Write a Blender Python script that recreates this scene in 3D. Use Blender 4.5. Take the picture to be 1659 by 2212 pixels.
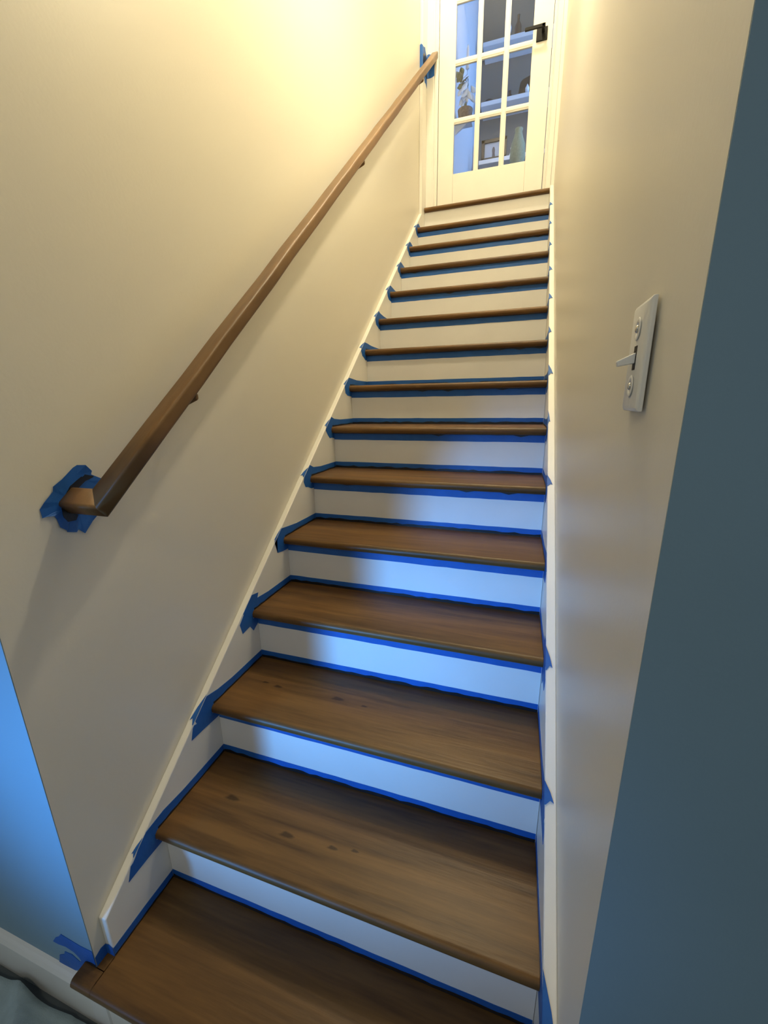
import bpy, bmesh, math, random
from mathutils import Vector, Matrix
scn = bpy.context.scene
for o in list(bpy.data.objects): bpy.data.objects.remove(o)
C = scn.collection
random.seed(7)

# ------------------------------------------------------------------ camera
cd = bpy.data.cameras.new('camera'); cam = bpy.data.objects.new('camera', cd); C.objects.link(cam)
cd.sensor_fit = 'HORIZONTAL'; cd.sensor_width = 36.0; cd.lens = 887.2 / 1659 * 36.0
cd.clip_start = 0.02
cam.matrix_world = Matrix.Translation((0.8141, -0.3483, 1.2352)) @ Matrix.Rotation(0.32262, 4, 'Z') @ \
    Matrix.Rotation(1.30438, 4, 'X') @ Matrix.Rotation(-0.016172, 4, 'Z')
scn.camera = cam

# ------------------------------------------------------------------ world and exposure
w = bpy.data.worlds.new('world'); scn.world = w; w.use_nodes = True
bg = w.node_tree.nodes['Background']
bg.inputs[0].default_value = (0.72, 0.86, 1.0, 1); bg.inputs[1].default_value = 0.29
vs = scn.view_settings
vs.view_transform = 'Standard'; vs.look = 'None'; vs.exposure = 0.0; vs.gamma = 1.0; vs.use_curve_mapping = False
scn.render.film_transparent = False

def area(name, loc, target, sx, sy, power, color, spread=180):
    l = bpy.data.lights.new(name, 'AREA'); l.shape = 'RECTANGLE'; l.size = sx; l.size_y = sy
    l.energy = power; l.color = color; l.spread = math.radians(spread)
    o = bpy.data.objects.new(name, l); C.objects.link(o)
    d = Vector(target) - Vector(loc)
    o.matrix_world = Matrix.Translation(loc) @ d.to_track_quat('-Z', 'Y').to_matrix().to_4x4()
    return o
AZ = math.radians(23)
# daylight from the low window of the lower room, behind and to the left of the stairs
DIST = 4.0; TGT = (0.12, 0.04, 0.57)
area('window_daylight', (TGT[0]-DIST*math.sin(AZ), TGT[1]-DIST*math.cos(AZ), 0.90), TGT, 0.62, 0.32, 3.4, (0.10, 0.40, 1.0), 17)
# daylight in the room beyond the glazed door, from its window on the right
area('upstairs_window_daylight', (2.1, 4.0, 3.95), (0.2, 4.1, 3.75), 0.9, 1.1, 48, (0.22, 0.48, 1.0))

# ------------------------------------------------------------------ numbers
R = 0.18676; D = 0.22608
DY = [0,-0.0128,-0.0008,0.0034,-0.0013,0.0052,0.0025,-0.0017,0.0038,0.0061,0.0046,0.005,0.0039,0.0014,-0.0194]
DZ = [0,0.0008,-0.0003,0.0011,0.0011,0.0026,0.0015,-0.0022,-0.0017,-0.0035,-0.003,-0.0021,-0.0019,-0.0014,0.0088]
NY = [k*D+DY[k] for k in range(15)]; NZ = [k*R+DZ[k] for k in range(15)]
NY.append(15*D)
def XR(y): return 0.9195 - 0.0117*y          # right ends of the treads / face of the right skirt board
SK = 0.024                                   # skirt board thickness
XL = -0.022                                  # left wall face
def skirt_z(y): return 0.116 + 0.811*(y-0.066)
FLOOR = -R; TOPF = NZ[14]; CEIL = 5.02; YD = 3.225; YE = 0.04; YER = 0.07
OVER = 0.027
def riser_y(k): return NY[k]+OVER           # front face of riser k (under nosing k)

# ------------------------------------------------------------------ materials
def mat(name, col, rough=0.5, metal=0.0, spec=0.5, noise=0.0, nscale=20, bump=0.0, bscale=200, coat=0.0, emis=None, estr=0):
    m = bpy.data.materials.new(name); m.use_nodes = True; nt = m.node_tree; b = nt.nodes['Principled BSDF']
    b.inputs['Base Color'].default_value = (*col, 1); b.inputs['Roughness'].default_value = rough
    b.inputs['Metallic'].default_value = metal; b.inputs['Specular IOR Level'].default_value = spec
    b.inputs['Coat Weight'].default_value = coat
    tc = nt.nodes.new('ShaderNodeTexCoord')
    if noise:
        n = nt.nodes.new('ShaderNodeTexNoise'); n.inputs['Scale'].default_value = nscale; n.inputs['Detail'].default_value = 5
        nt.links.new(tc.outputs['Object'], n.inputs['Vector'])
        r = nt.nodes.new('ShaderNodeValToRGB')
        r.color_ramp.elements[0].color = (*[c*(1-noise) for c in col], 1); r.color_ramp.elements[0].position = 0.3
        r.color_ramp.elements[1].color = (*[min(1, c*(1+noise*0.6)) for c in col], 1); r.color_ramp.elements[1].position = 0.7
        nt.links.new(n.outputs['Fac'], r.inputs['Fac']); nt.links.new(r.outputs['Color'], b.inputs['Base Color'])
    if bump:
        n2 = nt.nodes.new('ShaderNodeTexNoise'); n2.inputs['Scale'].default_value = bscale; n2.inputs['Detail'].default_value = 3
        nt.links.new(tc.outputs['Object'], n2.inputs['Vector'])
        bp = nt.nodes.new('ShaderNodeBump'); bp.inputs['Strength'].default_value = bump; bp.inputs['Distance'].default_value = 0.002
        nt.links.new(n2.outputs['Fac'], bp.inputs['Height']); nt.links.new(bp.outputs['Normal'], b.inputs['Normal'])
    if emis:
        b.inputs['Emission Color'].default_value = (*emis, 1); b.inputs['Emission Strength'].default_value = estr
    return m

def wood(name, light, dark, rough, along=(1.0, 14.0, 14.0), knots=(), seed=0.0, coat=0.0):
    """stained pine: long grain along the first axis, dark streaks and knots at given (x, y, r)"""
    m = bpy.data.materials.new(name); m.use_nodes = True; nt = m.node_tree; b = nt.nodes['Principled BSDF']
    L = nt.links.new; N = nt.nodes.new
    tc = N('ShaderNodeTexCoord'); mp = N('ShaderNodeMapping'); mp.inputs['Scale'].default_value = along
    mp.inputs['Location'].default_value = (seed, seed*1.7, seed*0.3)
    L(tc.outputs['Object'], mp.inputs['Vector'])
    n1 = N('ShaderNodeTexNoise'); n1.inputs['Scale'].default_value = 1.6; n1.inputs['Detail'].default_value = 6; n1.inputs['Distortion'].default_value = 0.6
    n2 = N('ShaderNodeTexNoise'); n2.inputs['Scale'].default_value = 9; n2.inputs['Detail'].default_value = 4
    L(mp.outputs['Vector'], n1.inputs['Vector']); L(mp.outputs['Vector'], n2.inputs['Vector'])
    ad = N('ShaderNodeMath'); ad.operation = 'MULTIPLY_ADD'; ad.inputs[1].default_value = 0.35
    L(n2.outputs['Fac'], ad.inputs[0]); L(n1.outputs['Fac'], ad.inputs[2])
    rp = N('ShaderNodeValToRGB'); rp.color_ramp.elements[0].position = 0.42; rp.color_ramp.elements[1].position = 0.80
    rp.color_ramp.elements[0].color = (*dark, 1); rp.color_ramp.elements[1].color = (*light, 1)
    L(ad.outputs[0], rp.inputs['Fac'])
    last = rp.outputs['Color']
    for kx, ky, kr in knots:
        kr *= 1.7
        mp2 = N('ShaderNodeMapping'); mp2.inputs['Location'].default_value = (-kx/ (kr*2.2), -ky/kr, 0); mp2.inputs['Scale'].default_value = (1/(kr*2.2), 1/kr, 0)
        L(tc.outputs['Object'], mp2.inputs['Vector'])
        nz = N('ShaderNodeTexNoise'); nz.inputs['Scale'].default_value = 1.2; L(mp2.outputs['Vector'], nz.inputs['Vector'])
        ln = N('ShaderNodeVectorMath'); ln.operation = 'LENGTH'; L(mp2.outputs['Vector'], ln.inputs[0])
        a2 = N('ShaderNodeMath'); a2.operation = 'ADD'; L(ln.outputs['Value'], a2.inputs[0]); L(nz.outputs['Fac'], a2.inputs[1])
        r2 = N('ShaderNodeValToRGB'); r2.color_ramp.elements[0].position = 0.72; r2.color_ramp.elements[1].position = 1.0
        r2.color_ramp.elements[0].color = (0.75, 0.75, 0.75, 1); r2.color_ramp.elements[1].color = (0, 0, 0, 1)
        L(a2.outputs[0], r2.inputs['Fac'])
        mx = N('ShaderNodeMixRGB'); mx.inputs['Color2'].default_value = (dark[0]*0.25, dark[1]*0.2, dark[2]*0.2, 1)
        L(r2.outputs['Color'], mx.inputs['Fac']); L(last, mx.inputs['Color1']); last = mx.outputs['Color']
    L(last, b.inputs['Base Color'])
    b.inputs['Roughness'].default_value = rough; b.inputs['Specular IOR Level'].default_value = 0.30; b.inputs['Coat Weight'].default_value = coat; b.inputs['Coat Roughness'].default_value = 0.3
    bp = N('ShaderNodeBump'); bp.inputs['Strength'].default_value = 0.45; bp.inputs['Distance'].default_value = 0.003
    L(ad.outputs[0], bp.inputs['Height']); L(bp.outputs['Normal'], b.inputs['Normal'])
    return m

WOODL = (0.150, 0.077, 0.022); WOODD = (0.058, 0.028, 0.009)
M = {
 'wall':  mat('wall_paint', (0.74, 0.70, 0.60), 0.40, spec=0.45, bump=0.10, bscale=130),
 'white': mat('trim_paint', (0.82, 0.80, 0.74), 0.35, bump=0.05, bscale=60, noise=0.03, nscale=5),
 'riser': mat('riser_paint', (0.80, 0.79, 0.76), 0.45, bump=0.06, bscale=90, noise=0.03, nscale=6),
 'slate': mat('blue_grey_wall_paint', (0.215, 0.33, 0.40), 0.6, bump=0.15, bscale=130, noise=0.04, nscale=3),
 'tape':  mat('blue_tape', (0.010, 0.110, 0.42), 0.55, noise=0.12, nscale=18, bump=0.3, bscale=70),
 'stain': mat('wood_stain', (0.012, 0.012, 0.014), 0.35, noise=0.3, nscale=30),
 'rail':  wood('rail_wood', (0.20, 0.112, 0.045), (0.12, 0.064, 0.024), 0.42, along=(9, 1.2, 1.2), coat=0.0),
 'cloth': mat('canvas', (0.42, 0.52, 0.53), 0.9, noise=0.1, nscale=30, bump=0.5, bscale=400),
 'black': mat('black_metal', (0.010, 0.010, 0.011), 0.5, spec=0.2),
 'plate': mat('switch_plastic', (0.86, 0.85, 0.80), 0.35),
 'screw': mat('screw_metal', (0.6, 0.6, 0.58), 0.25, metal=0.9),
 'floor': mat('lower_floor', (0.10, 0.12, 0.13), 0.6, noise=0.1),
 'ceil':  mat('ceiling_paint', (0.8, 0.78, 0.72), 0.8),
 'bluewall': mat('far_room_wall', (0.55, 0.62, 0.70), 0.7, bump=0.1),
 'greywall': mat('far_alcove_wall', (0.15, 0.145, 0.135), 0.8, bump=0.1),
 'shelf': mat('shelf_paint', (0.75, 0.76, 0.78), 0.5),
 'leaf':  mat('leaf_green', (0.03, 0.08, 0.03), 0.5, noise=0.4, nscale=30),
 'petal': mat('petal_white', (0.75, 0.8, 0.85), 0.6),
 'basket': mat('basket_wicker', (0.16, 0.12, 0.10), 0.8, noise=0.4, nscale=80, bump=0.5, bscale=120),
 'darkwood': mat('dark_frame', (0.035, 0.022, 0.014), 0.4),
 'paper': mat('picture_paper', (0.45, 0.47, 0.5), 0.7),
 'figure': mat('picture_ink', (0.12, 0.10, 0.10), 0.7),
 'bottle': mat('brown_glass', (0.05, 0.02, 0.015), 0.2),
 'ceramic': mat('white_ceramic', (0.8, 0.82, 0.85), 0.2),
 'olive': mat('olive_cloth', (0.24, 0.26, 0.17), 0.9, noise=0.15, nscale=60),
 'candle': mat('candle_wax', (0.78, 0.8, 0.84), 0.5),
 'glow': mat('lamp_glass', (1, 0.9, 0.7), 0.5, emis=(1.0, 0.88, 0.60), estr=375),
}
g = bpy.data.materials.new('window_glass'); g.use_nodes = True; nt = g.node_tree; nt.nodes.clear()
o_ = nt.nodes.new('ShaderNodeOutputMaterial'); mx = nt.nodes.new('ShaderNodeMixShader'); tr = nt.nodes.new('ShaderNodeBsdfTransparent'); gl = nt.nodes.new('ShaderNodeBsdfGlossy')
gl.inputs['Roughness'].default_value = 0.02; fr = nt.nodes.new('ShaderNodeFresnel'); fr.inputs['IOR'].default_value = 1.5
nt.links.new(fr.outputs[0], mx.inputs[0]); nt.links.new(tr.outputs[0], mx.inputs[1]); nt.links.new(gl.outputs[0], mx.inputs[2]); nt.links.new(mx.outputs[0], o_.inputs[0])
M['glass'] = g

# ------------------------------------------------------------------ mesh helpers
class MB:
    def __init__(s): s.v = []; s.f = []
    def add(s, vs, fs):
        n = len(s.v); s.v += [tuple(v) for v in vs]; s.f += [tuple(n+i for i in f) for f in fs]; return s
    def box(s, a, b):
        x0, y0, z0 = a; x1, y1, z1 = b
        return s.add([(x0,y0,z0),(x1,y0,z0),(x1,y1,z0),(x0,y1,z0),(x0,y0,z1),(x1,y0,z1),(x1,y1,z1),(x0,y1,z1)],
                     [(0,3,2,1),(4,5,6,7),(0,1,5,4),(1,2,6,5),(2,3,7,6),(3,0,4,7)])
    def prism(s, poly, fa, fb):
        """poly of 2-D points; fa/fb turn a 2-D point into its two 3-D ends"""
        n = len(poly)
        return s.add([fa(*p) for p in poly]+[fb(*p) for p in poly],
                     [tuple(range(n))[::-1], tuple(range(n, 2*n))]+[(i, (i+1) % n, n+(i+1) % n, n+i) for i in range(n)])
    def lathe(s, prof, c, seg=24, axis='Z'):
        vs = []; fs = []
        for r, h in prof:
            for i in range(seg):
                a = 2*math.pi*i/seg; p = (r*math.cos(a), r*math.sin(a), h)
                if axis == 'X': p = (h, p[0], p[1])
                if axis == 'Y': p = (p[0], h, p[1])
                vs.append((c[0]+p[0], c[1]+p[1], c[2]+p[2]))
        for j in range(len(prof)-1):
            for i in range(seg):
                fs.append((j*seg+i, j*seg+(i+1) % seg, (j+1)*seg+(i+1) % seg, (j+1)*seg+i))
        fs.append(tuple(range(seg))[::-1]); fs.append(tuple((len(prof)-1)*seg+i for i in range(seg)))
        return s.add(vs, fs)
    def tube(s, pts, r, seg=8):
        pts = [Vector(p) for p in pts]; rings = []
        for i, p in enumerate(pts):
            t = (pts[min(i+1, len(pts)-1)]-pts[max(i-1, 0)]).normalized()
            a = t.cross(Vector((0, 0, 1)));  a = t.cross(Vector((1, 0, 0))) if a.length < 0.1 else a
            a.normalize(); b = t.cross(a); rr = r[i] if isinstance(r, (list, tuple)) else r
            rings.append([p+a*rr*math.cos(2*math.pi*j/seg)+b*rr*math.sin(2*math.pi*j/seg) for j in range(seg)])
        vs = [v for rg in rings for v in rg]
        fs = [(i*seg+j, i*seg+(j+1) % seg, (i+1)*seg+(j+1) % seg, (i+1)*seg+j) for i in range(len(pts)-1) for j in range(seg)]
        fs += [tuple(range(seg))[::-1], tuple((len(pts)-1)*seg+j for j in range(seg))]
        return s.add(vs, fs)
    def build(s, name, m, parent=None, bevel=0, smooth=False, seg=2):
        me = bpy.data.meshes.new(name); me.from_pydata(s.v, [], s.f); me.update()
        bm = bmesh.new(); bm.from_mesh(me); bmesh.ops.recalc_face_normals(bm, faces=bm.faces); bm.to_mesh(me); bm.free()
        o = bpy.data.objects.new(name, me); C.objects.link(o); me.materials.append(M[m] if isinstance(m, str) else m)
        if parent:
            o.parent = parent; pl = parent.location
            if pl.length:
                me.transform(Matrix.Translation(-pl))
        if bevel:
            b = o.modifiers.new('bevel', 'BEVEL'); b.width = bevel; b.segments = seg; b.limit_method = 'ANGLE'; b.angle_limit = math.radians(35)
        if smooth or bevel:
            for p in me.polygons: p.use_smooth = True
            if smooth is not True or bevel:
                try: me.set_sharp_from_angle(angle=math.radians(40))
                except Exception: pass
        return o
def tag(o, label, cat, group=None, kind=None):
    o['label'] = label; o['category'] = cat
    if group: o['group'] = group
    if kind: o['kind'] = kind
    return o
def thing(name, label, cat, loc=(0,0,0), group=None):
    o = bpy.data.objects.new(name, None); o.empty_display_size = 0.05; C.objects.link(o); o.location = loc
    return tag(o, label, cat, group)
def struct(o, label=None, cat=None):
    o['kind'] = 'structure'
    if label: o['label'] = label; o['category'] = cat
    return o
def sempty(name, label, cat):
    o = bpy.data.objects.new(name, None); C.objects.link(o); return struct(o, label, cat)

# ------------------------------------------------------------------ shell
struct(MB().box((XL-0.10, YE, FLOOR), (XL, YD+0.02, CEIL)).build('wall_left', 'wall'),
       'cream painted wall on the left of the stairs carrying the handrail', 'wall')
def xw(y): return XR(y)+SK
m = MB().prism([(xw(YER), YER), (xw(YD+.02), YD+0.02), (xw(YD)+0.10, YD+0.02), (xw(YER)+0.10, YER)],
               lambda a, b: (a, b, FLOOR), lambda a, b: (a, b, CEIL))
struct(m.build('wall_right', 'wall'), 'cream painted wall on the right of the stairs with the light switch', 'wall')
# room wall faces either side of the stair opening, painted blue grey
struct(MB().box((-2.6, YE-0.0015, FLOOR), (XL-0.1005, YE+0.1, 2.45)).box((XL-0.1005, YE-0.0015, FLOOR), (XL-0.0003, YE-0.0002, 2.45)).build('wall_front_left', 'slate'),
       'blue lit wall end at the left edge of the photo beside the bottom step', 'wall')
o = MB().box((xw(YER)+0.1005, YER-0.0015, FLOOR), (3.2, YER+0.1, 2.45)).box((xw(YER)+0.0003, YER-0.0015, FLOOR), (xw(YER)+0.1005, YER-0.0002, 2.45)).build('wall_front_right', 'slate')
struct(o, 'dark blue grey wall at the right edge of the photo', 'wall')
struct(MB().box((-2.6, YE, 2.25), (3.2, YE+0.1, CEIL)).build('wall_header', 'wall'), 'wall header above the foot of the stairs', 'wall')
struct(MB().box((-2.6, -3.6, FLOOR-0.05), (3.2, YE+0.3, FLOOR)).build('floor', 'floor'), 'dark floor of the lower room', 'floor')
struct(MB().box((-2.6, -3.6, 2.27), (3.2, YE, 2.35)).build('ceiling', 'ceil'), 'white ceiling of the lower room', 'ceiling')
struct(MB().box((-0.13, YE, CEIL), (1.05, YD+0.3, CEIL+0.08)).build('ceiling_stairwell', 'ceil'), 'white ceiling above the stairwell', 'ceiling')
# wall around the door
DX0, DX1, DT = 0.083, 0.827, 4.66
mb = MB(); mb.box((XL, YD, TOPF+0.0005), (DX0-0.012, YD+0.11, CEIL)); mb.box((DX1+0.012, YD, TOPF+0.0005), (0.93, YD+0.11, CEIL)); mb.box((DX0-0.012, YD, DT+0.012), (DX1+0.012, YD+0.11, CEIL))
struct(mb.build('wall_back', 'wall'), 'wall around the glazed door at the top of the stairs', 'wall')
# left baseboard on the blue lit wall end
mb = MB().prism([(0.0, FLOOR), (0.016, FLOOR), (0.016, -0.082), (0.011, -0.072), (0.006, -0.066), (0.0, -0.062)],
                lambda a, z: (-2.6, YE-0.0015-a, z), lambda a, z: (-0.0508, YE-0.0015-a, z))
struct(mb.build('baseboard_left', 'white', ), 'white baseboard at the lower left beside the bottom step', 'baseboard')
mb = MB().prism([(0.0, FLOOR), (0.016, FLOOR), (0.016, -0.082), (0.006, -0.066), (0.0, -0.062)],
                lambda a, z: (0.98, YER-0.0015-a, z), lambda a, z: (3.2, YER-0.0015-a, z))
struct(mb.build('baseboard_right', 'white', bevel=0.002), 'white baseboard on the right of the bottom step', 'baseboard')
# skirt boards
y0 = 0.066; y1 = YD-0.022
ys = 3.0798; poly = [(y0, FLOOR), (y0, skirt_z(y0)), (ys, skirt_z(ys)), (ys, 2.0), (0.5, FLOOR)]
def clampy(p): return p
mb = MB().prism(poly, lambda y, z: (XL, y, z), lambda y, z: (0, y, z))
struct(mb.build('trim_1', 'white', bevel=0.0025), 'white sloping skirt board along the left of the stairs', 'trim')
poly = [(YER+0.002, FLOOR), (YER+0.002, skirt_z(YER)), (y1, skirt_z(y1)), (y1, 2.0), (0.5, FLOOR)]
mb = MB().prism(poly, lambda y, z: (XR(y), y, z), lambda y, z: (xw(y), y, z))
struct(mb.build('trim_2', 'white', bevel=0.0025), 'white sloping skirt board along the right of the stairs', 'trim')

# ------------------------------------------------------------------ staircase
stairs = thing('staircase', 'straight staircase of dark stained pine treads and white painted risers', 'staircase')
TH = 0.028
def tread_profile(yf, yb, z, ext=0.0):
    r = TH/2; pts = [(yb, z-TH), (yb, z)]
    for i in range(9):
        a = math.pi/2+math.pi*i/8
        pts.append((yf+r*0.9+ext+r*0.9*math.cos(a), z-r+r*math.sin(a)))
    return pts
KN = {1: [(0.322,0.309,0.012),(0.126,0.351,0.013),(0.445,0.316,0.008),(0.50,0.326,0.006)], 2: [(0.343,0.590,0.012),(0.141,0.586,0.009),(0.092,0.592,0.007),(0.43,0.585,0.006)]}
for k in range(15):
    yb = (riser_y(k+1)+0.004) if k < 14 else YD+0.10
    wm = wood('tread_wood_%d' % k, WOODL, WOODD, 0.42, along=(1.0, 13.0, 13.0), knots=KN.get(k, ()), seed=k*3.37, coat=0.0)
    mb = MB()
    if k == 14:
        prof = tread_profile(NY[k], YD+0.10, NZ[k])
        mb.prism(prof, lambda y, z: (0.003, y, z), lambda y, z: (XR(y)-0.002, y, z))
    else:
        prof = tread_profile(NY[k], yb, NZ[k])
        mb.prism(prof, lambda y, z: (0.0005, y, z), lambda y, z: (XR(y)-0.0015, y, z))
    if k == 0:
        ear = tread_profile(NY[0], YE-0.0015, 0)
        mb.prism(ear, lambda y, z: (-0.057, y, z), lambda y, z: (0.002, y, z))
        mb.prism([(YE-0.003, -TH), (YE-0.003, 0), (0.0655, 0), (0.0655, -TH)], lambda y, z: (XL+0.0005, y, z), lambda y, z: (0.002, y, z))
        ear = tread_profile(NY[0], YER-0.002, 0)
        mb.prism(ear, lambda y, z: (XR(y)-0.003, y, z), lambda y, z: (1.0, y, z))
    t = mb.build('tread', wm, stairs)
    for p in t.data.polygons: p.use_smooth = True
    t.data.set_sharp_from_angle(angle=math.radians(30))
for k in range(15):
    zb = FLOOR if k == 0 else NZ[k-1]
    y = riser_y(k); zt = NZ[k]-TH
    mb = MB().prism([(y, zb), (y, zt), (y+0.016, zt), (y+0.016, zb)], lambda a, z: ((-0.05 if k == 0 and False else 0.0005), a, z), lambda a, z: (XR(a)-0.001, a, z))
    mb.build('riser', 'riser', stairs)
MB().box((-0.0505, YE-0.0175, FLOOR), (0.0004, YE-0.0017, -TH-0.0005)).build('return_block', 'riser', stairs)

# ------------------------------------------------------------------ painter's tape
ORD = ['bottom', 'second', 'third', 'fourth', 'fifth', 'sixth', 'seventh', 'eighth', 'ninth', 'tenth', 'eleventh', 'twelfth', 'thirteenth', 'fourteenth', 'top']
def ordn(k): return ORD[k] if k in (0,) else ORD[k]+' tread from the bottom'
def tread_name(k): return 'bottom tread' if k == 0 else ORD[k]+' tread from the bottom'
def wavy(x0, x1, n, z, amp, rnd):
    return [(x0+(x1-x0)*i/n, z+rnd.uniform(-amp, amp)) for i in range(n+1)]
T = 0.0009
for k in range(14):
    rnd = random.Random(100+k)
    # strip along the back of the tread, on the riser above
    y = riser_y(k+1); z = NZ[k]; xr = XR(y)-0.002
    low = wavy(0.001, xr, 24, z+0.0012, 0.0, rnd); top = wavy(xr, 0.001, 24, z+0.0270, 0.0007, rnd)
    t = thing('painter_tape', 'blue tape strip along the back of the '+tread_name(k), 'tape', (xr/2, y, z), 'blue tape strips along the tread backs')
    MB().prism(low+top, lambda a, b: (a, y-T, b), lambda a, b: (a, y, b)).build('strip', 'tape', t)
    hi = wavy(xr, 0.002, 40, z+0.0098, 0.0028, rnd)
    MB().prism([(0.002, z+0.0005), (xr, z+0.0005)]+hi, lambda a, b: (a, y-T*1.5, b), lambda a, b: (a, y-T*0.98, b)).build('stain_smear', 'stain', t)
for k in range(1, 14):
    rnd = random.Random(200+k)
    y = riser_y(k); z = NZ[k]-TH; xr = XR(y)-0.002
    bot = wavy(xr, 0.001, 24, z-0.0300, 0.0007, rnd)
    t = thing('painter_tape', 'blue tape strip under the nosing of the '+tread_name(k), 'tape', (xr/2, y, z-0.025), 'blue tape strips under the nosings')
    MB().prism([(0.001, z-0.0004), (xr, z-0.0004)]+bot, lambda a, b: (a, y-T, b), lambda a, b: (a, y, b)).build('strip', 'tape', t)
    pts = []
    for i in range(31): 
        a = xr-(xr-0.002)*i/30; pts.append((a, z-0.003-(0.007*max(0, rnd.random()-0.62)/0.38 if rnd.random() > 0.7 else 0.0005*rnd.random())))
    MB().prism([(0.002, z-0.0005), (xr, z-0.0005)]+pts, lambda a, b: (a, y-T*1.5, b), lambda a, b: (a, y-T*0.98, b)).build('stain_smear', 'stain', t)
# side tapes on the skirt boards: outlines in (y, z) measured from each nosing
SIDE = {
 1: [(-0.020,0.043),(-0.036,0.033),(-0.047,0.018),(-0.057,-0.006),(-0.064,-0.012),(-0.071,-0.014),(-0.083,-0.048),(-0.03,-0.046),(0.012,-0.047),(0.027,-0.046)],
 2: [(-0.010,0.050),(-0.030,0.034),(-0.047,0.017),(-0.062,0.009),(-0.058,-0.010),(-0.068,-0.007),(-0.074,-0.012),(-0.084,-0.044),(-0.03,-0.047),(0.027,-0.052)],
 3: [(0.043,0.050),(0.008,0.064),(-0.022,0.040),(-0.046,0.019),(-0.040,0.012),(-0.066,-0.014),(-0.057,-0.050),(-0.018,-0.045),(-0.002,-0.069),(0.027,-0.053)],
 4: [(-0.006,0.046),(-0.030,0.030),(-0.048,0.014),(-0.056,-0.002),(-0.040,0.012),(-0.048,-0.010),(-0.053,-0.010),(-0.044,-0.043),(-0.009,-0.049),(0.027,-0.051)],
}
def side_poly(k, rnd):
    yb = riser_y(k+1)-NY[k]-0.0015
    p = [(0.030, 0.002), (yb, 0.002), (yb, 0.026), (0.10, 0.028), (0.035, 0.034)]
    if k in SIDE: p += SIDE[k]
    else:
        j = lambda a: rnd.uniform(-a, a)
        p += [(0.004+j(.006), 0.054), (-0.022, 0.036), (-0.046+j(.005), 0.016), (-0.046+j(.006), 0.004), (-0.052+j(.006), -0.012), (-0.042+j(.008), -0.036), (-0.020, -0.044+j(.006)), (0.004, -0.050+j(.006)), (0.027, -0.052)]
    p += [(0.027, -TH), (0.004, -TH), (0.000, -TH*0.6), (0.001, -0.006), (0.010, 0.0015)]
    out = []
    for a, b in p:
        lim = skirt_z(NY[k]+a)-NZ[k]-0.0035
        out.append((a+NY[k], min(b, lim)+NZ[k]))
    return out
for k in range(0, 14):
    for side in (0, 1):
        rnd = random.Random(300+k*2+side)
        if side == 0: fa = lambda y, z: (0.0, y, z); fb = lambda y, z: (T, y, z)
        else: fa = lambda y, z: (XR(y)-T, y, z); fb = lambda y, z: (XR(y), y, z)
        nm = 'left' if side == 0 else 'right'
        t = thing('painter_tape', 'torn blue tape on %s skirt board beside the %s' % (nm, tread_name(k)), 'tape',
                  (0 if side == 0 else XR(NY[k]), NY[k]+0.1, NZ[k]), 'torn blue tape pieces on the %s skirt board' % nm)
        yb = riser_y(k+1)-0.0015
        if k == 0:
            ys = 0.0665 if side == 0 else YER+0.004
            poly = [(ys, 0.0015), (yb, 0.0015), (yb, 0.024), (0.15, 0.026), (ys, 0.025)]
        else: poly = side_poly(k, rnd)
        MB().prism(poly, fa, fb).build('strip', 'tape', t)
        # dark stain line where the tread meets the skirt
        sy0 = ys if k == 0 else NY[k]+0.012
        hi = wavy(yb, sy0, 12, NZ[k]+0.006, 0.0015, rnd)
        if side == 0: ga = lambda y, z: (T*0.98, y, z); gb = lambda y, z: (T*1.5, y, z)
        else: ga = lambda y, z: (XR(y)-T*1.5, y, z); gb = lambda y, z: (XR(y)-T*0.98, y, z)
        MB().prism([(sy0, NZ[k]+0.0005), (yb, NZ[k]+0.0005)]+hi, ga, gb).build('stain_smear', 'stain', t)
        if k == 0: continue
        # flap folded over the top edge of the skirt board
        SL = math.atan(0.811); n = Vector((0, -math.sin(SL), math.cos(SL)))
        if side == 0: sp = {1: (-0.060, -0.030, 0.010), 2: (-0.072, -0.008, 0.017), 3: (-0.03,-0.01,0.003), 4: (-0.056, -0.006, 0.006)}.get(k, (-0.050, -0.010, 0.008+rnd.uniform(0, 0.010)))
        else: sp = {1: (-0.085, 0.0, 0.023), 2: (-0.045, -0.010, 0.019), 3: (-0.055, -0.006, 0.016), 4: (-0.03,-0.02,0.002), 5: (-0.040, -0.004, 0.016), 6: (-0.03, 0.030, 0.008), 7: (-0.028, 0.030, 0.018)}.get(k, (-0.022, 0.022, rnd.uniform(0.012, 0.020)))
        a, b, wd = sp
        if wd < 0.004: continue
        def P(yy, off): 
            y_ = NY[k]+yy; z_ = skirt_z(y_)
            x_ = (0.0005-off) if side == 0 else (XR(y_)-0.0005+off)
            return Vector((x_, y_, z_))+n*0.0006
        outline = [P(b, 0), P(b-(b-a)*0.45, wd*0.62), P(a+(b-a)*0.12, wd), P(a+(b-a)*0.2, wd*0.6), P(a, wd*0.12), P(a, 0)]
        vs = [v for v in outline]+[v+n*T for v in outline]; q = len(outline)
        MB().add(vs, [tuple(range(q))[::-1], tuple(range(q, 2*q))]+[(i, (i+1) % q, q+(i+1) % q, q+i) for i in range(q)]).build('folded_flap', 'tape', t)
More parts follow.
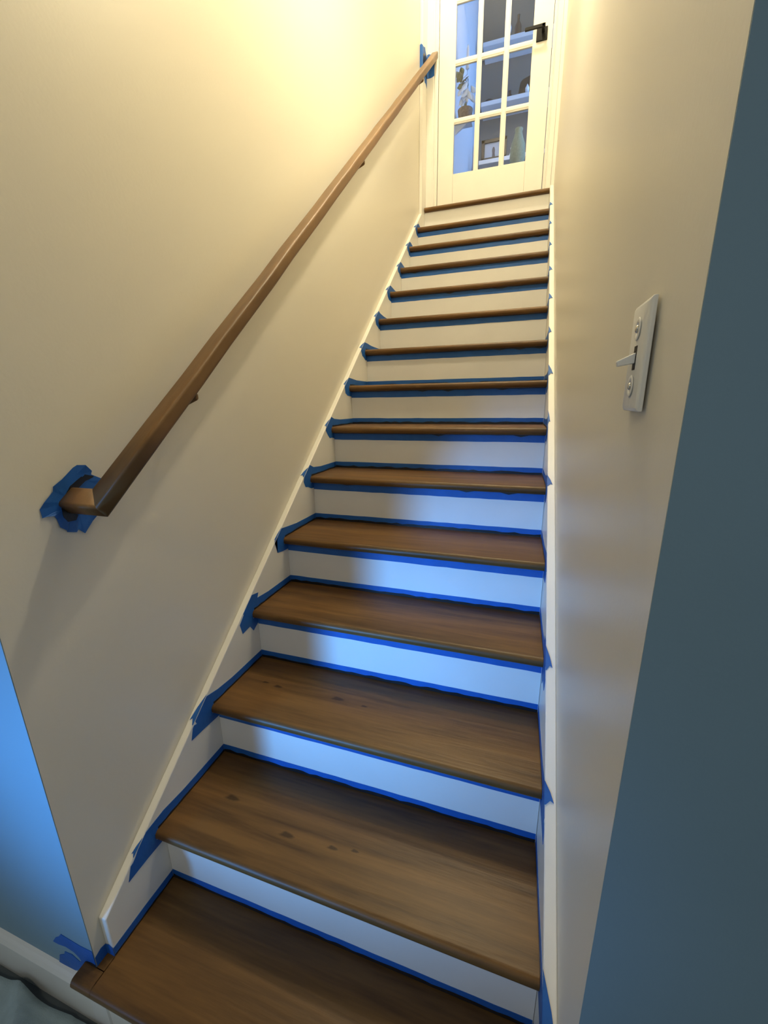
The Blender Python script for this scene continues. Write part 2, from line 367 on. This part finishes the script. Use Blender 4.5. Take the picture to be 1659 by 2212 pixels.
# pieces round the foot of the left wall
t = thing('painter_tape', 'torn blue painter tape with two ragged arms on the baseboard and wall end', 'tape', (-0.06, YE-0.01, 0))
poly = [(XL, 0.052), (-0.060, 0.050), (-0.120, 0.055), (-0.132, 0.040), (-0.145, 0.030), (-0.159, 0.010), (-0.140, 0.010), (-0.115, 0.016), (-0.090, 0.012), (-0.076, 0.002), (-0.070, -0.010), (-0.078, -0.014), (-0.100, -0.002),
        (-0.125, -0.006), (-0.130, -0.018), (-0.150, -0.032), (-0.161, -0.064), (-0.105, -0.060), (-0.070, -0.035), (-0.058, 0.0), (XL, 0.001)]
MB().prism(poly, lambda x, z: (x, YE-0.0026, z), lambda x, z: (x, YE-0.0016, z)).build('strip', 'tape', t)
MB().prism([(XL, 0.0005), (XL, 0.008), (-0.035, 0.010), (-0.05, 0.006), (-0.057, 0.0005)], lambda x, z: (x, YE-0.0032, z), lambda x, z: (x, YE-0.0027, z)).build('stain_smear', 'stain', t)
t = thing('painter_tape', 'small dark blue tape piece at the foot of the left wall corner', 'tape', (XL, 0.05, 0))
MB().prism([(YE+0.0, 0.001), (0.0655, 0.001), (0.0655, 0.030), (0.055, 0.034), (YE, 0.028)], lambda y, z: (XL, y, z), lambda y, z: (XL+T, y, z)).build('strip', 'tape', t)
MB().prism([(XL+T, 0.001), (0.0005, 0.001), (0.0005, 0.027), (-0.010, 0.034), (XL+T, 0.030)], lambda x, z: (x, 0.0648, z), lambda x, z: (x, 0.0657, z)).build('strip', 'tape', t)

# ------------------------------------------------------------------ handrail
RS = 0.833; ra = math.atan(RS); RC = 0.8805
def railpt(x, s, h=0.0, y0=0.207):
    """s metres along the slope from y0, h metres normal to it"""
    return Vector((x, y0+s*math.cos(ra)-h*math.sin(ra), RC+RS*y0+s*math.sin(ra)+h*math.cos(ra)))
rail = thing('handrail', 'brown stained wooden handrail fixed along the left wall', 'handrail', (0.0, 0.0, 0.0))
def rprofile(w, h, r):
    pts = []
    for cx, cy, a0, rr in ((w/2, h/2, 0, r*0.75), (-w/2, h/2, 90, r*0.75), (-w/2, -h/2, 180, r), (w/2, -h/2, 270, r)):
        ox = cx-math.copysign(rr, cx); oy = cy-math.copysign(rr, cy)
        for i in range(6):
            a = math.radians(a0+90*i/5); pts.append((ox+rr*math.cos(a), oy+rr*math.sin(a)))
    return pts
PF = rprofile(0.046, 0.036, 0.010)
Smax = (3.204-0.207)/math.cos(ra)
XC = 0.0555
# path in the (x, s) plane: wall -> mitred corner -> top
mb = MB(); rings = []
L1 = []; L2 = []
for a, h in PF:       # a: offset to the right of travel
    L1.append(railpt(XL+0.001, a*-1+0.0, h)); L2.append(railpt(XC-0*a+(-a)*-1, -a, h))
n = len(PF)
mb.add(L1+L2, [tuple(range(n))[::-1]]+[(i, (i+1) % n, n+(i+1) % n, n+i) for i in range(n)]+[tuple(range(n, 2*n))])
mb.build('mitred_return', 'rail', rail, smooth=True)
L2 = [railpt(XC+a, -a, h) for a, h in PF]
L3 = []
for a, h in PF:
    s = (3.204-0.207+h*math.sin(ra))/math.cos(ra); L3.append(railpt(XC+a, s, h))
mb = MB(); mid = []
# gentle hand-planed wander along the length
rings = [L2]
NSEG = 24
for j in range(1, NSEG):
    ss = 0.05+(Smax-0.1)*j/NSEG
    rings.append([railpt(XC+a+0.0008*math.sin(j*1.7), ss, h+0.0008*math.sin(j*2.3)) for a, h in PF])
rings.append(L3)
vs = [v for r in rings for v in r]
fs = [(j*n+i, j*n+(i+1) % n, (j+1)*n+(i+1) % n, (j+1)*n+i) for j in range(len(rings)-1) for i in range(n)]
fs += [tuple(range(n))[::-1], tuple((len(rings)-1)*n+i for i in range(n))]
mb.add(vs, fs).build('rail', 'rail', rail, smooth=True)
for yb in (0.47, 1.675, 2.80):
    s = (yb-0.207)/math.cos(ra)
    b = railpt(XC, s, -0.018)
    mb = MB()
    mb.tube([b+Vector((0.004, 0, 0.0)), b+Vector((0.004, 0.004, -0.012)), Vector((0.022, b.y+0.004, b.z-0.026)), Vector((XL+0.006, b.y+0.004, b.z-0.03))], 0.0065, 10)
    mb.lathe([(0.020, 0), (0.020, 0.003), (0.014, 0.007)], (XL+0.0005, b.y+0.004, b.z-0.034), 20, 'X')
    mb.lathe([(0.007, -0.016), (0.009, -0.012), (0.009, -0.004), (0.006, 0.0)], (XC+0.006, b.y, b.z), 12)
    mb.build('bracket', 'rail', rail, smooth=True)
# tape round the rail ends
t = thing('painter_tape', 'ragged patch of blue painter tape around the lower handrail end', 'tape', (XL, 0.22, 1.05))
poly = [(0.150,1.050),(0.152,1.064),(0.172,1.092),(0.188,1.102),(0.205,1.122),(0.222,1.138),(0.245,1.140),(0.258,1.124),(0.262,1.112),(0.275,1.108),(0.300,1.085),(0.290,1.04),(0.262,1.01),(0.243,0.975),(0.236,0.962),
        (0.230,0.968),(0.222,0.962),(0.214,0.966),(0.205,0.968),(0.198,0.985),(0.186,0.998),(0.176,1.020),(0.166,1.022),(0.158,1.030)]
poly = [(0.147, 1.05), (0.156, 1.061), (0.176, 1.078), (0.177, 1.087), (0.196, 1.098), (0.222, 1.116), (0.231, 1.12), (0.245, 1.118), (0.258, 1.104), (0.255, 1.097), (0.279, 1.081), (0.27, 1.067), (0.251, 1.014), (0.238, 1.002), (0.217, 0.982), (0.213, 0.987), (0.206, 0.994), (0.2, 0.990), (0.184, 0.995), (0.183, 0.999), (0.173, 1.008), (0.172, 1.024), (0.167, 1.032), (0.155, 1.034), (0.148, 1.033)]
def crinkle(poly, cx, cy, base, rings=4, amp=0.0025, seed=3):
    """a sheet over a polygon whose rim lifts off the wall unevenly; returns verts (a, b, lift) and faces"""
    rnd = random.Random(seed); n = len(poly); vs = [(cx, cy, base)]; fs = []
    lift = [rnd.uniform(0, 1)**2*amp for _ in poly]
    for r in range(1, rings+1):
        t_ = r/rings
        for i, (a, b) in enumerate(poly):
            vs.append((cx+(a-cx)*t_, cy+(b-cy)*t_, base+lift[i]*t_**3+rnd.uniform(0, 0.0004)))
    for i in range(n): fs.append((0, 1+i, 1+(i+1) % n))
    for r in range(rings-1):
        for i in range(n):
            a = 1+r*n+i; b = 1+r*n+(i+1) % n; fs.append((a, a+n, b+n, b))
    return vs, fs
vs_, fs_ = crinkle(poly, 0.215, 1.05, 0.0006, amp=0.006)
p = MB().add([(XL+l, a, b) for a, b, l in vs_], fs_).build('strip', 'tape', t)
s_ = p.modifiers.new('solid', 'SOLIDIFY'); s_.thickness = 0.0004
sm = [(0.262, 1.092), (0.240, 1.100), (0.209, 1.082), (0.193, 1.063), (0.184, 1.042), (0.184, 1.025), (0.190, 1.014), (0.206, 1.013), (0.212, 1.022), (0.203, 1.035), (0.204, 1.052), (0.216, 1.070), (0.240, 1.086)]
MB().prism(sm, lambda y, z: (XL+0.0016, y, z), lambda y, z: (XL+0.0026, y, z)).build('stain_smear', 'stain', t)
t = thing('painter_tape', 'ragged blue painter tape around the upper handrail end by the door casing', 'tape', (0.0, 3.2, 3.5))
CF = YD-0.018
pl = [(-0.0005, 3.569), (0.012, 3.571), (0.027, 3.566), (0.036, 3.569), (0.051, 3.564), (0.053, 3.442), (0.044, 3.437), (0.032, 3.433), (0.018, 3.432), (-0.0005, 3.433)]
MB().prism(pl, lambda x, z: (x, CF-T, z), lambda x, z: (x, CF-0.0002, z)).build('strip', 'tape', t)
pl = [(3.203, 3.545), (3.16, 3.555), (3.135, 3.572), (3.125, 3.560), (3.085, 3.545), (3.0805, 3.535), (3.0805, 3.420), (3.11, 3.395), (3.14, 3.375), (3.17, 3.385), (3.203, 3.375)]
MB().prism(pl, lambda y, z: (0.0004, y, z), lambda y, z: (0.0004+T, y, z)).build('strip', 'tape', t)
pl = [(XL+0.001, 3.55), (-0.012, 3.556), (0.0, 3.545), (0.0, 3.44), (-0.010, 3.42), (XL+0.001, 3.43)]
MB().prism(pl, lambda x, z: (x, 3.079-T, z), lambda x, z: (x, 3.079, z)).build('strip', 'tape', t)
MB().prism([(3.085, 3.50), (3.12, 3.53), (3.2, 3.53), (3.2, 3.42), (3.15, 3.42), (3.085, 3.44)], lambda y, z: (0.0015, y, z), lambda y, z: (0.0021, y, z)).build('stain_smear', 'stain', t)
# corner board between skirt and casing
struct(MB().box((XL, 3.08, TOPF-0.30), (0.0, CF+0.0178, CEIL)).build('trim_3', 'white', bevel=0.003), 'white vertical corner board beside the door casing', 'trim')
mb = MB().box((XR(3.2)+0.002, 3.19, TOPF-0.1), (xw(3.2)+0.002, YD, CEIL)); struct(mb.build('trim_4', 'white', bevel=0.002), 'white vertical board in the right corner by the door', 'trim')

# ------------------------------------------------------------------ door
door = sempty('door_1', 'white glazed door with a grid of panes at the top of the stairs', 'door')
def casing(pts, fa, fb): return MB().prism(pts, fa, fb)
# casing profile: (across from outer to inner, depth)
def cas(x0, x1, z0, z1, name='casing'):
    d = 1 if x1 > x0 else -1; wd = abs(x1-x0)
    pr = [(0, 0), (0, 0.018), (wd*0.55, 0.018), (wd*0.60, 0.012), (wd*0.66, 0.010), (wd*0.72, 0.015), (wd*0.86, 0.015), (wd*0.93, 0.008), (wd, 0.006), (wd, 0)]
    return MB().prism(pr, lambda a, dd: (x0+d*a, YD-dd, z0), lambda a, dd: (x0+d*a, YD-dd, z1)).build(name, 'white', door)
cas(0.0005, DX0-0.004, TOPF+0.001, DT+0.012)
cas(XR(3.2)+0.001, DX1+0.004, TOPF+0.001, DT+0.012)
pr = [(0, 0), (0, 0.018), (0.045, 0.018), (0.05, 0.012), (0.056, 0.010), (0.060, 0.015), (0.070, 0.015), (0.075, 0.006), (0.08, 0.006), (0.08, 0)]
MB().prism(pr, lambda a, dd: (0.0, YD-dd, DT+0.092-a), lambda a, dd: (XR(3.2)+0.002, YD-dd, DT+0.092-a)).build('casing', 'white', door)
mb = MB(); mb.box((DX0-0.012, YD, TOPF), (DX0-0.003, YD+0.11, DT+0.003)); mb.box((DX1+0.003, YD, TOPF), (DX1+0.012, YD+0.11, DT+0.003)); mb.box((DX0-0.012, YD, DT+0.003), (DX1+0.012, YD+0.11, DT+0.012))
mb.build('jamb', 'white', door)
# leaf
YF = YD+0.002; YBk = YF+0.036
cols = [(0.198, 0.345), (0.378, 0.523), (0.558, 0.705)]
row0 = 2.838; rh = 0.304; rg = 0.0335
rows = [(row0+i*(rh+rg), row0+i*(rh+rg)+rh) for i in range(5)]
DB = TOPF+0.010
MB().box((DX0, YF, DB), (cols[0][0], YBk, DT)).build('stile', 'white', door, bevel=0.002)
MB().box((cols[2][1], YF, DB), (DX1, YBk, DT)).build('stile', 'white', door, bevel=0.002)
MB().box((cols[0][0], YF, DB), (cols[2][1], YBk, rows[0][0])).build('rail', 'white', door, bevel=0.002)
MB().box((cols[0][0], YF, rows[4][1]), (cols[2][1], YBk, DT)).build('rail', 'white', door, bevel=0.002)
mpr = lambda h: [(0.010, -h), (0.004, -h), (0.004, -h*0.82), (0.0, -h*0.4), (0.0, h*0.4), (0.004, h*0.82), (0.004, h), (0.010, h), (0.020, h), (0.020, -h)]
for i in (0, 1):
    xm = (cols[i][1]+cols[i+1][0])/2; h = (cols[i+1][0]-cols[i][1])/2
    MB().prism(mpr(h), lambda a, b: (xm+b, YF+a, rows[0][0]), lambda a, b: (xm+b, YF+a, rows[4][1])).build('muntin', 'white', door)
for j in range(4):
    zm = (rows[j][1]+rows[j+1][0])/2; h = rg/2
    for x0, x1 in cols:
        MB().prism(mpr(h), lambda a, b: (x0-0.003, YF+a, zm+b), lambda a, b: (x1+0.003, YF+a, zm+b)).build('muntin', 'white', door)
for x0, x1 in cols:
    for z0, z1 in rows:
        MB().box((x0, YF+0.012, z0), (x1, YF+0.016, z1)).build('pane', 'glass', door)
# lever handle
hb = MB(); hb.box((0.727, YF-0.009, 3.487), (0.795, YF, 3.557))
hd = hb.build('handle_rose', 'black', door, bevel=0.002); hd['label'] = 'black square handle rose'
l = MB(); l.lathe([(0.010, -0.055), (0.010, 0.0)], (0.768, YF-0.005, 3.535), 16, 'Y'); l.box((0.655, YF-0.060, 3.526), (0.780, YF-0.048, 3.544))
l.build('lever_handle', 'black', hd, bevel=0.002)
hb = MB(); hb.box((0.727, YBk, 3.487), (0.795, YBk+0.009, 3.557)); hb.box((0.655, YBk+0.045, 3.526), (0.780, YBk+0.057, 3.544)); hb.lathe([(0.010, 0.0), (0.010, 0.05)], (0.768, YBk, 3.535), 16, 'Y')
hb.build('lever_handle', 'black', door, bevel=0.002)

# ------------------------------------------------------------------ light switch on the right wall
SX = xw(0.22)-0.0005; SY = 0.219; SZ = 1.277
sw = thing('light_switch', 'white toggle light switch plate on the right wall', 'switch', (SX, SY, SZ))
def sface(a, b): return (a, b)
hw, hh = 0.036, 0.059
o1 = [(-hw, -hh), (hw, -hh), (hw, hh), (-hw, hh)]; o2 = [(-hw+0.004, -hh+0.004), (hw-0.004, -hh+0.004), (hw-0.004, hh-0.004), (-hw+0.004, hh-0.004)]
mb = MB(); v0 = [(SX-0.002, SY+a, SZ+b) for a, b in o1]; v1 = [(SX-0.0065, SY+a, SZ+b) for a, b in o1]; v2 = [(SX-0.009, SY+a, SZ+b) for a, b in o2]
mb.add(v0+v1+v2, [(3,2,1,0), (8,9,10,11)]+[(i, (i+1)%4, 4+(i+1)%4, 4+i) for i in range(4)]+[(4+i, 4+(i+1)%4, 8+(i+1)%4, 8+i) for i in range(4)])
mb.build('cover_plate', 'plate', sw, bevel=0.001)
MB().box((SX-0.0095, SY-0.006, SZ-0.013), (SX-0.0088, SY+0.006, SZ+0.013)).build('toggle_frame', 'black', sw)
tg = MB(); tg.add([(SX-0.009, SY-0.0045, SZ+0.006), (SX-0.009, SY+0.0045, SZ+0.006), (SX-0.009, SY+0.0045, SZ-0.006), (SX-0.009, SY-0.0045, SZ-0.006),
                   (SX-0.028, SY-0.0036, SZ-0.003), (SX-0.028, SY+0.0036, SZ-0.003), (SX-0.0265, SY+0.0036, SZ-0.009), (SX-0.0265, SY-0.0036, SZ-0.009)],
                  [(0,1,2,3), (4,5,6,7), (0,1,5,4), (1,2,6,5), (2,3,7,6), (3,0,4,7)])
tg.build('toggle', 'plate', sw, bevel=0.0012)
for dz in (0.031, -0.031):
    MB().lathe([(0.0125, -0.0099), (0.0115, -0.0108), (0.007, -0.0104), (0.0065, -0.0096)], (SX, SY, SZ+dz), 24, 'X').build('screw_recess', 'plate', sw, smooth=True)
    MB().lathe([(0.0042, -0.0090), (0.0042, -0.0112), (0.003, -0.0122), (0.0005, -0.0126)], (SX, SY, SZ+dz), 16, 'X').build('screw', 'screw', sw, smooth=True)

# ------------------------------------------------------------------ wall lamp above the stairs (above the frame)
LX, LY, LZ = 0.71, 1.2, 3.0
lamp = thing('wall_lamp', 'warm globe lamp on a short arm high on the right stair wall', 'lamp', (xw(LY), LY, LZ))
MB().lathe([(0.055, 0.0), (0.055, -0.008), (0.03, -0.018), (0.012, -0.02)], (xw(LY), LY, LZ+0.09), 24, 'X').build('back_plate', 'black', lamp, smooth=True)
MB().tube([(xw(LY)-0.015, LY, LZ+0.09), (LX+0.02, LY, LZ+0.105), (LX, LY, LZ+0.095), (LX, LY, LZ+0.045)], 0.007, 10).build('arm', 'black', lamp, smooth=True)
prof = [(0.05*math.sin(math.pi*i/16)+0.0005, -0.05*math.cos(math.pi*i/16)) for i in range(17)]
MB().lathe(prof, (LX, LY, LZ), 24).build('globe', 'glow', lamp, smooth=True)

# second lamp on the stairwell ceiling near the door (above the frame)
cl = thing('ceiling_light', 'flush warm ceiling light above the top of the stairs', 'lamp', (0.45, 2.3, CEIL))
MB().lathe([(0.13, 0.0), (0.13, -0.02), (0.125, -0.025)], (0.45, 2.3, CEIL), 32).build('base', 'black', cl, smooth=True)
M['glow2'] = mat('diffuser_glass', (1, 0.9, 0.7), 0.5, emis=(1.0, 0.87, 0.60), estr=290)
MB().lathe([(0.12, -0.024), (0.115, -0.05), (0.08, -0.075), (0.03, -0.085)], (0.45, 2.3, CEIL), 32).build('diffuser', 'glow2', cl, smooth=True)

# added fill brightening the risers and right wall, shaped as an unseen ceiling light
M['fill_glow'] = mat('fill_diffuser_glass', (1, 0.95, 0.9), 0.5, emis=(1.0, 0.90, 0.70), estr=42)
rl = thing('ceiling_light', 'added unseen fill light on the lower room ceiling behind the camera', 'lamp', (0.35, -1.5, 2.27))
MB().lathe([(0.14, 0.0), (0.14, -0.02), (0.135, -0.025)], (0.35, -1.5, 2.27), 32).build('base', 'black', rl, smooth=True)
MB().lathe([(0.13, -0.024), (0.125, -0.05), (0.09, -0.075), (0.03, -0.085)], (0.35, -1.5, 2.27), 32).build('diffuser', 'fill_glow', rl, smooth=True)

# ------------------------------------------------------------------ canvas drop cloth on the floor
import mathutils
NX, NYc = 110, 80; vs = []; fs = []
x0c, x1c, y0c, y1c = -1.15, 0.35, -1.1, 0.005
for j in range(NYc+1):
    for i in range(NX+1):
        x = x0c+(x1c-x0c)*i/NX; y = y0c+(y1c-y0c)*j/NYc
        s = mathutils.noise.noise(Vector((x*3.1, y*3.1, 1.3)))*0.5+0.5
        fold = math.exp(-((x*0.75+y*0.65+0.20+0.05*math.sin(y*9))/0.028)**2)*0.035
        fold += math.exp(-((x*0.35-y+0.02+0.04*math.sin(x*8))/0.03)**2)*0.022
        fold += 0.016*s+0.010*abs(mathutils.noise.noise(Vector((x*7, y*7+2*x, 4.1))))
        edge = 0.012*mathutils.noise.noise(Vector((x*6, 0, 9)))
        yy = y+(edge if j == NYc else 0)
        if x > -0.11: fold *= 0.5
        vs.append((x, min(yy, 0.012), FLOOR+0.004+fold))
for j in range(NYc):
    for i in range(NX):
        a = j*(NX+1)+i; fs.append((a, a+1, a+NX+2, a+NX+1))
dc = MB().add(vs, fs).build('drop_cloth', 'cloth', smooth=True)
s_ = dc.modifiers.new('solid', 'SOLIDIFY'); s_.thickness = 0.002; s_.offset = 1
tag(dc, 'grey wrinkled canvas drop cloth on the floor at the lower left', 'drop cloth')

# ------------------------------------------------------------------ room beyond the door
FZ = TOPF-0.02
struct(MB().box((-1.0, YD+0.11, FZ-0.05), (3.2, 5.3, FZ)).build('floor_upper', 'floor'), 'floor of the room behind the glazed door', 'floor')
struct(MB().box((-1.0, YD+0.11, 5.05), (3.2, 5.3, 5.12)).build('ceiling_upper', 'ceil'), 'ceiling of the room behind the glazed door', 'ceiling')
struct(MB().box((0.02, YD+0.115, FZ), (0.158, 4.8, 5.05)).build('wall_far_left', 'bluewall'), 'daylit blue wall seen through the left panes', 'wall')
struct(MB().box((0.158, 4.72, FZ), (3.2, 4.8, 5.05)).build('wall_far_back', 'greywall'), 'grey wall with shelves seen through the door panes', 'wall')
struct(MB().box((3.1, YD+0.11, FZ), (3.2, 4.72, 5.05)).build('wall_far_right', 'greywall'), 'far right wall of the room behind the door', 'wall')
for z, nm in ((4.395, 'highest'), (3.945, 'middle'), (3.480, 'lowest')):
    s = MB().box((0.23, 4.5, z-0.036), (1.6, 4.72, z)).build('shelf', 'shelf', bevel=0.003)
    tag(s, '%s white wall shelf seen through the door panes' % nm, 'shelf', 'white shelves behind the glazed door')
# framed picture leaning on the lowest shelf
pf = thing('picture_frame', 'dark framed picture with a small figure standing on the lowest shelf', 'picture', (0.37, 4.56, 3.48))
mb = MB(); fx0, fx1, fz0, fz1 = 0.245, 0.485, 3.481, 3.665
for a, b in (((fx0, fz0), (fx1, fz0+0.034)), ((fx0, fz1-0.028), (fx1, fz1)), ((fx0, fz0), (fx0+0.032, fz1)), ((fx1-0.032, fz0), (fx1, fz1))):
    mb.box((a[0], 4.55, a[1]), (b[0], 4.57, b[1]))
mb.build('frame', 'darkwood', pf, bevel=0.002)
MB().box((fx0+0.02, 4.564, fz0+0.02), (fx1-0.02, 4.568, fz1-0.02)).build('picture', 'paper', pf)
MB().prism([(0.35, 3.505), (0.352, 3.55), (0.348, 3.575), (0.356, 3.60), (0.368, 3.60), (0.376, 3.575), (0.374, 3.55), (0.38, 3.505)], lambda x, z: (x, 4.562, z), lambda x, z: (x, 4.5645, z)).build('printed_figure', 'figure', pf)
o = MB().lathe([(0.020, 0), (0.024, 0.012), (0.016, 0.03), (0.007, 0.045), (0.012, 0.06), (0.014, 0.072), (0.004, 0.09)], (0.535, 4.54, 3.48), 16).build('figurine', 'ceramic', smooth=True)
tag(o, 'small white ceramic figurine at the end of the lowest shelf', 'figurine')
o = MB(); o.lathe([(0.045, 0), (0.055, 0.05), (0.068, 0.14), (0.062, 0.24), (0.040, 0.30), (0.030, 0.34), (0.038, 0.36), (0.036, 0.362)], (0.60, 4.32, 3.22), 24)
o = o.build('vase', 'olive', smooth=True); tag(o, 'tall olive green vase in front of the lowest shelf end', 'vase')
sd = thing('side_table', 'slim dark side table carrying the olive green vase', 'table', (0.60, 4.32, FZ))
MB().lathe([(0.12, -0.015), (0.12, 0.0)], (0.60, 4.32, 3.22), 28).build('table_top', 'darkwood', sd)
MB().lathe([(0.09, 0.0), (0.09, 0.012), (0.015, 0.03), (0.012, 3.205-FZ)], (0.60, 4.32, FZ), 24).build('pedestal', 'darkwood', sd)
# middle shelf
o = MB().prism([(0.565, 3.947), (0.580, 4.035), (0.60, 4.055), (0.68, 4.078), (0.73, 4.05), (0.75, 3.947)], lambda x, z: (x, 4.51, z), lambda x, z: (x, 4.55, z)).build('mantel_clock', 'darkwood', bevel=0.004)
tag(o, 'dark angular wooden clock case on the middle shelf', 'clock')
o = MB().lathe([(0.016, 0), (0.018, 0.03), (0.010, 0.045), (0.003, 0.06)], (0.645, 4.503, 3.9455), 16).build('glass_ornament', 'ceramic', smooth=True); tag(o, 'tiny bright glass ornament in front of the dark clock', 'ornament')
o = MB().lathe([(0.018, 0), (0.018, 0.04), (0.012, 0.052), (0.012, 0.065), (0.014, 0.07)], (0.487, 4.56, 3.945), 16).build('jar', 'bottle', smooth=True); tag(o, 'small dark jar on the middle shelf left of the clock', 'jar')
o = MB().lathe([(0.026, 0), (0.036, 0.015), (0.038, 0.028), (0.034, 0.030)], (0.30, 4.56, 3.945), 20).build('bowl', 'darkwood', smooth=True); tag(o, 'low dark bowl at the left of the middle shelf', 'bowl')
o = MB().lathe([(0.022, 0), (0.028, 0.012), (0.026, 0.024), (0.008, 0.030)], (0.385, 4.56, 3.945), 20).build('trinket_box', 'darkwood', smooth=True); tag(o, 'round dark trinket box beside the bowl on the middle shelf', 'box')
# highest shelf
o = MB().lathe([(0.028, 0), (0.030, 0.01), (0.030, 0.10), (0.012, 0.135), (0.011, 0.17), (0.013, 0.18)], (0.53, 4.58, 4.395), 20).build('bottle', 'bottle', smooth=True); tag(o, 'dark brown bottle on the highest shelf', 'bottle')
o = MB().lathe([(0.022, 0), (0.006, 0.008), (0.005, 0.04), (0.024, 0.06), (0.028, 0.09), (0.024, 0.11)], (0.445, 4.56, 4.395), 20).build('goblet', 'ceramic', smooth=True); tag(o, 'pale stemmed goblet on the highest shelf beside the bottle', 'goblet')
# plant standing just behind the left panes of the door
PC = Vector((0.8141, -0.3483, 1.2352))
pb = thing('plant_basket', 'leafy plant with pale drooping petals in a wicker basket behind the left panes', 'plant', (0.232, 3.52, 3.30))
BX, BY, BZ = 0.232, 3.52, 3.295
MB().lathe([(0.040, 0), (0.052, 0.04), (0.058, 0.075), (0.053, 0.077), (0.048, 0.045), (0.03, 0.03)], (BX, BY, BZ), 20).build('basket', 'basket', pb, smooth=True)
rnd = random.Random(11)
def leaf(c, d, ln, wd):
    c = Vector(c); d = Vector(d).normalized(); u = d.cross(Vector((0, 1, 0.2))).normalized(); nn = d.cross(u)
    vs = []
    for i, (t_, w_) in enumerate(((0, 0.05), (0.25, 0.7), (0.5, 1.0), (0.75, 0.7), (1.0, 0.03))):
        p_ = c+d*ln*t_+nn*0.25*ln*t_*t_
        vs += [p_-u*wd*w_, p_+nn*wd*0.25*w_, p_+u*wd*w_]
    fs = []
    for i in range(4):
        a = i*3; fs += [(a, a+1, a+4, a+3), (a+1, a+2, a+5, a+4)]
    return vs, fs
for i in range(12):
    v, f = leaf((0.205+rnd.uniform(-.015, .02), BY+rnd.uniform(-.03, .02), 3.565+rnd.uniform(-.03, .03)), (rnd.uniform(-.6, 0.6), rnd.uniform(-.6, .1), rnd.uniform(-.8, .8)), 0.06, 0.02)
    o = MB().add(v, f).build('leaf', 'leaf', pb, smooth=True); s_ = o.modifiers.new('solid', 'SOLIDIFY'); s_.thickness = 0.001
for i in range(11):
    v, f = leaf((0.235+rnd.uniform(-.035, .04), BY-0.02+rnd.uniform(-.02, .02), 3.50+rnd.uniform(-.03, .03)), (rnd.uniform(-.7, .7), rnd.uniform(-.5, .1), -1), 0.11, 0.019)
    o = MB().add(v, f).build('petal', 'petal', pb, smooth=True); s_ = o.modifiers.new('solid', 'SOLIDIFY'); s_.thickness = 0.001
for i in range(4):
    MB().tube([(BX, BY, BZ+0.05), (BX-0.01+0.008*i, BY, BZ+0.14), (0.20+0.015*i, BY, BZ+0.27)], 0.003, 6).build('stem', 'leaf', pb)
ps = thing('wall_bracket_shelf', 'small pale bracket shelf under the wicker plant basket', 'shelf', (0.158, BY, BZ))
MB().box((0.1585, BY-0.055, BZ-0.012), (0.285, BY+0.055, BZ-0.0005)).build('board', 'bluewall', ps, bevel=0.002)
MB().prism([(0.1585, BZ-0.012), (0.25, BZ-0.012), (0.1585, BZ-0.07)], lambda x, z: (x, BY-0.008, z), lambda x, z: (x, BY+0.008, z)).build('bracket', 'bluewall', ps)
cs = thing('wall_candle', 'slim white candle on a wall holder against the blue wall', 'candle', (0.158, 3.7, 3.75))
MB().lathe([(0.014, 0), (0.013, 0.05), (0.010, 0.12), (0.003, 0.145)], (0.235, 3.55, 3.645), 14).build('candle', 'candle', cs, smooth=True)
MB().tube([(0.1585, 3.55, 3.60), (0.20, 3.55, 3.59), (0.235, 3.55, 3.61), (0.235, 3.55, 3.646)], 0.003, 8).build('holder', 'bluewall', cs, smooth=True)
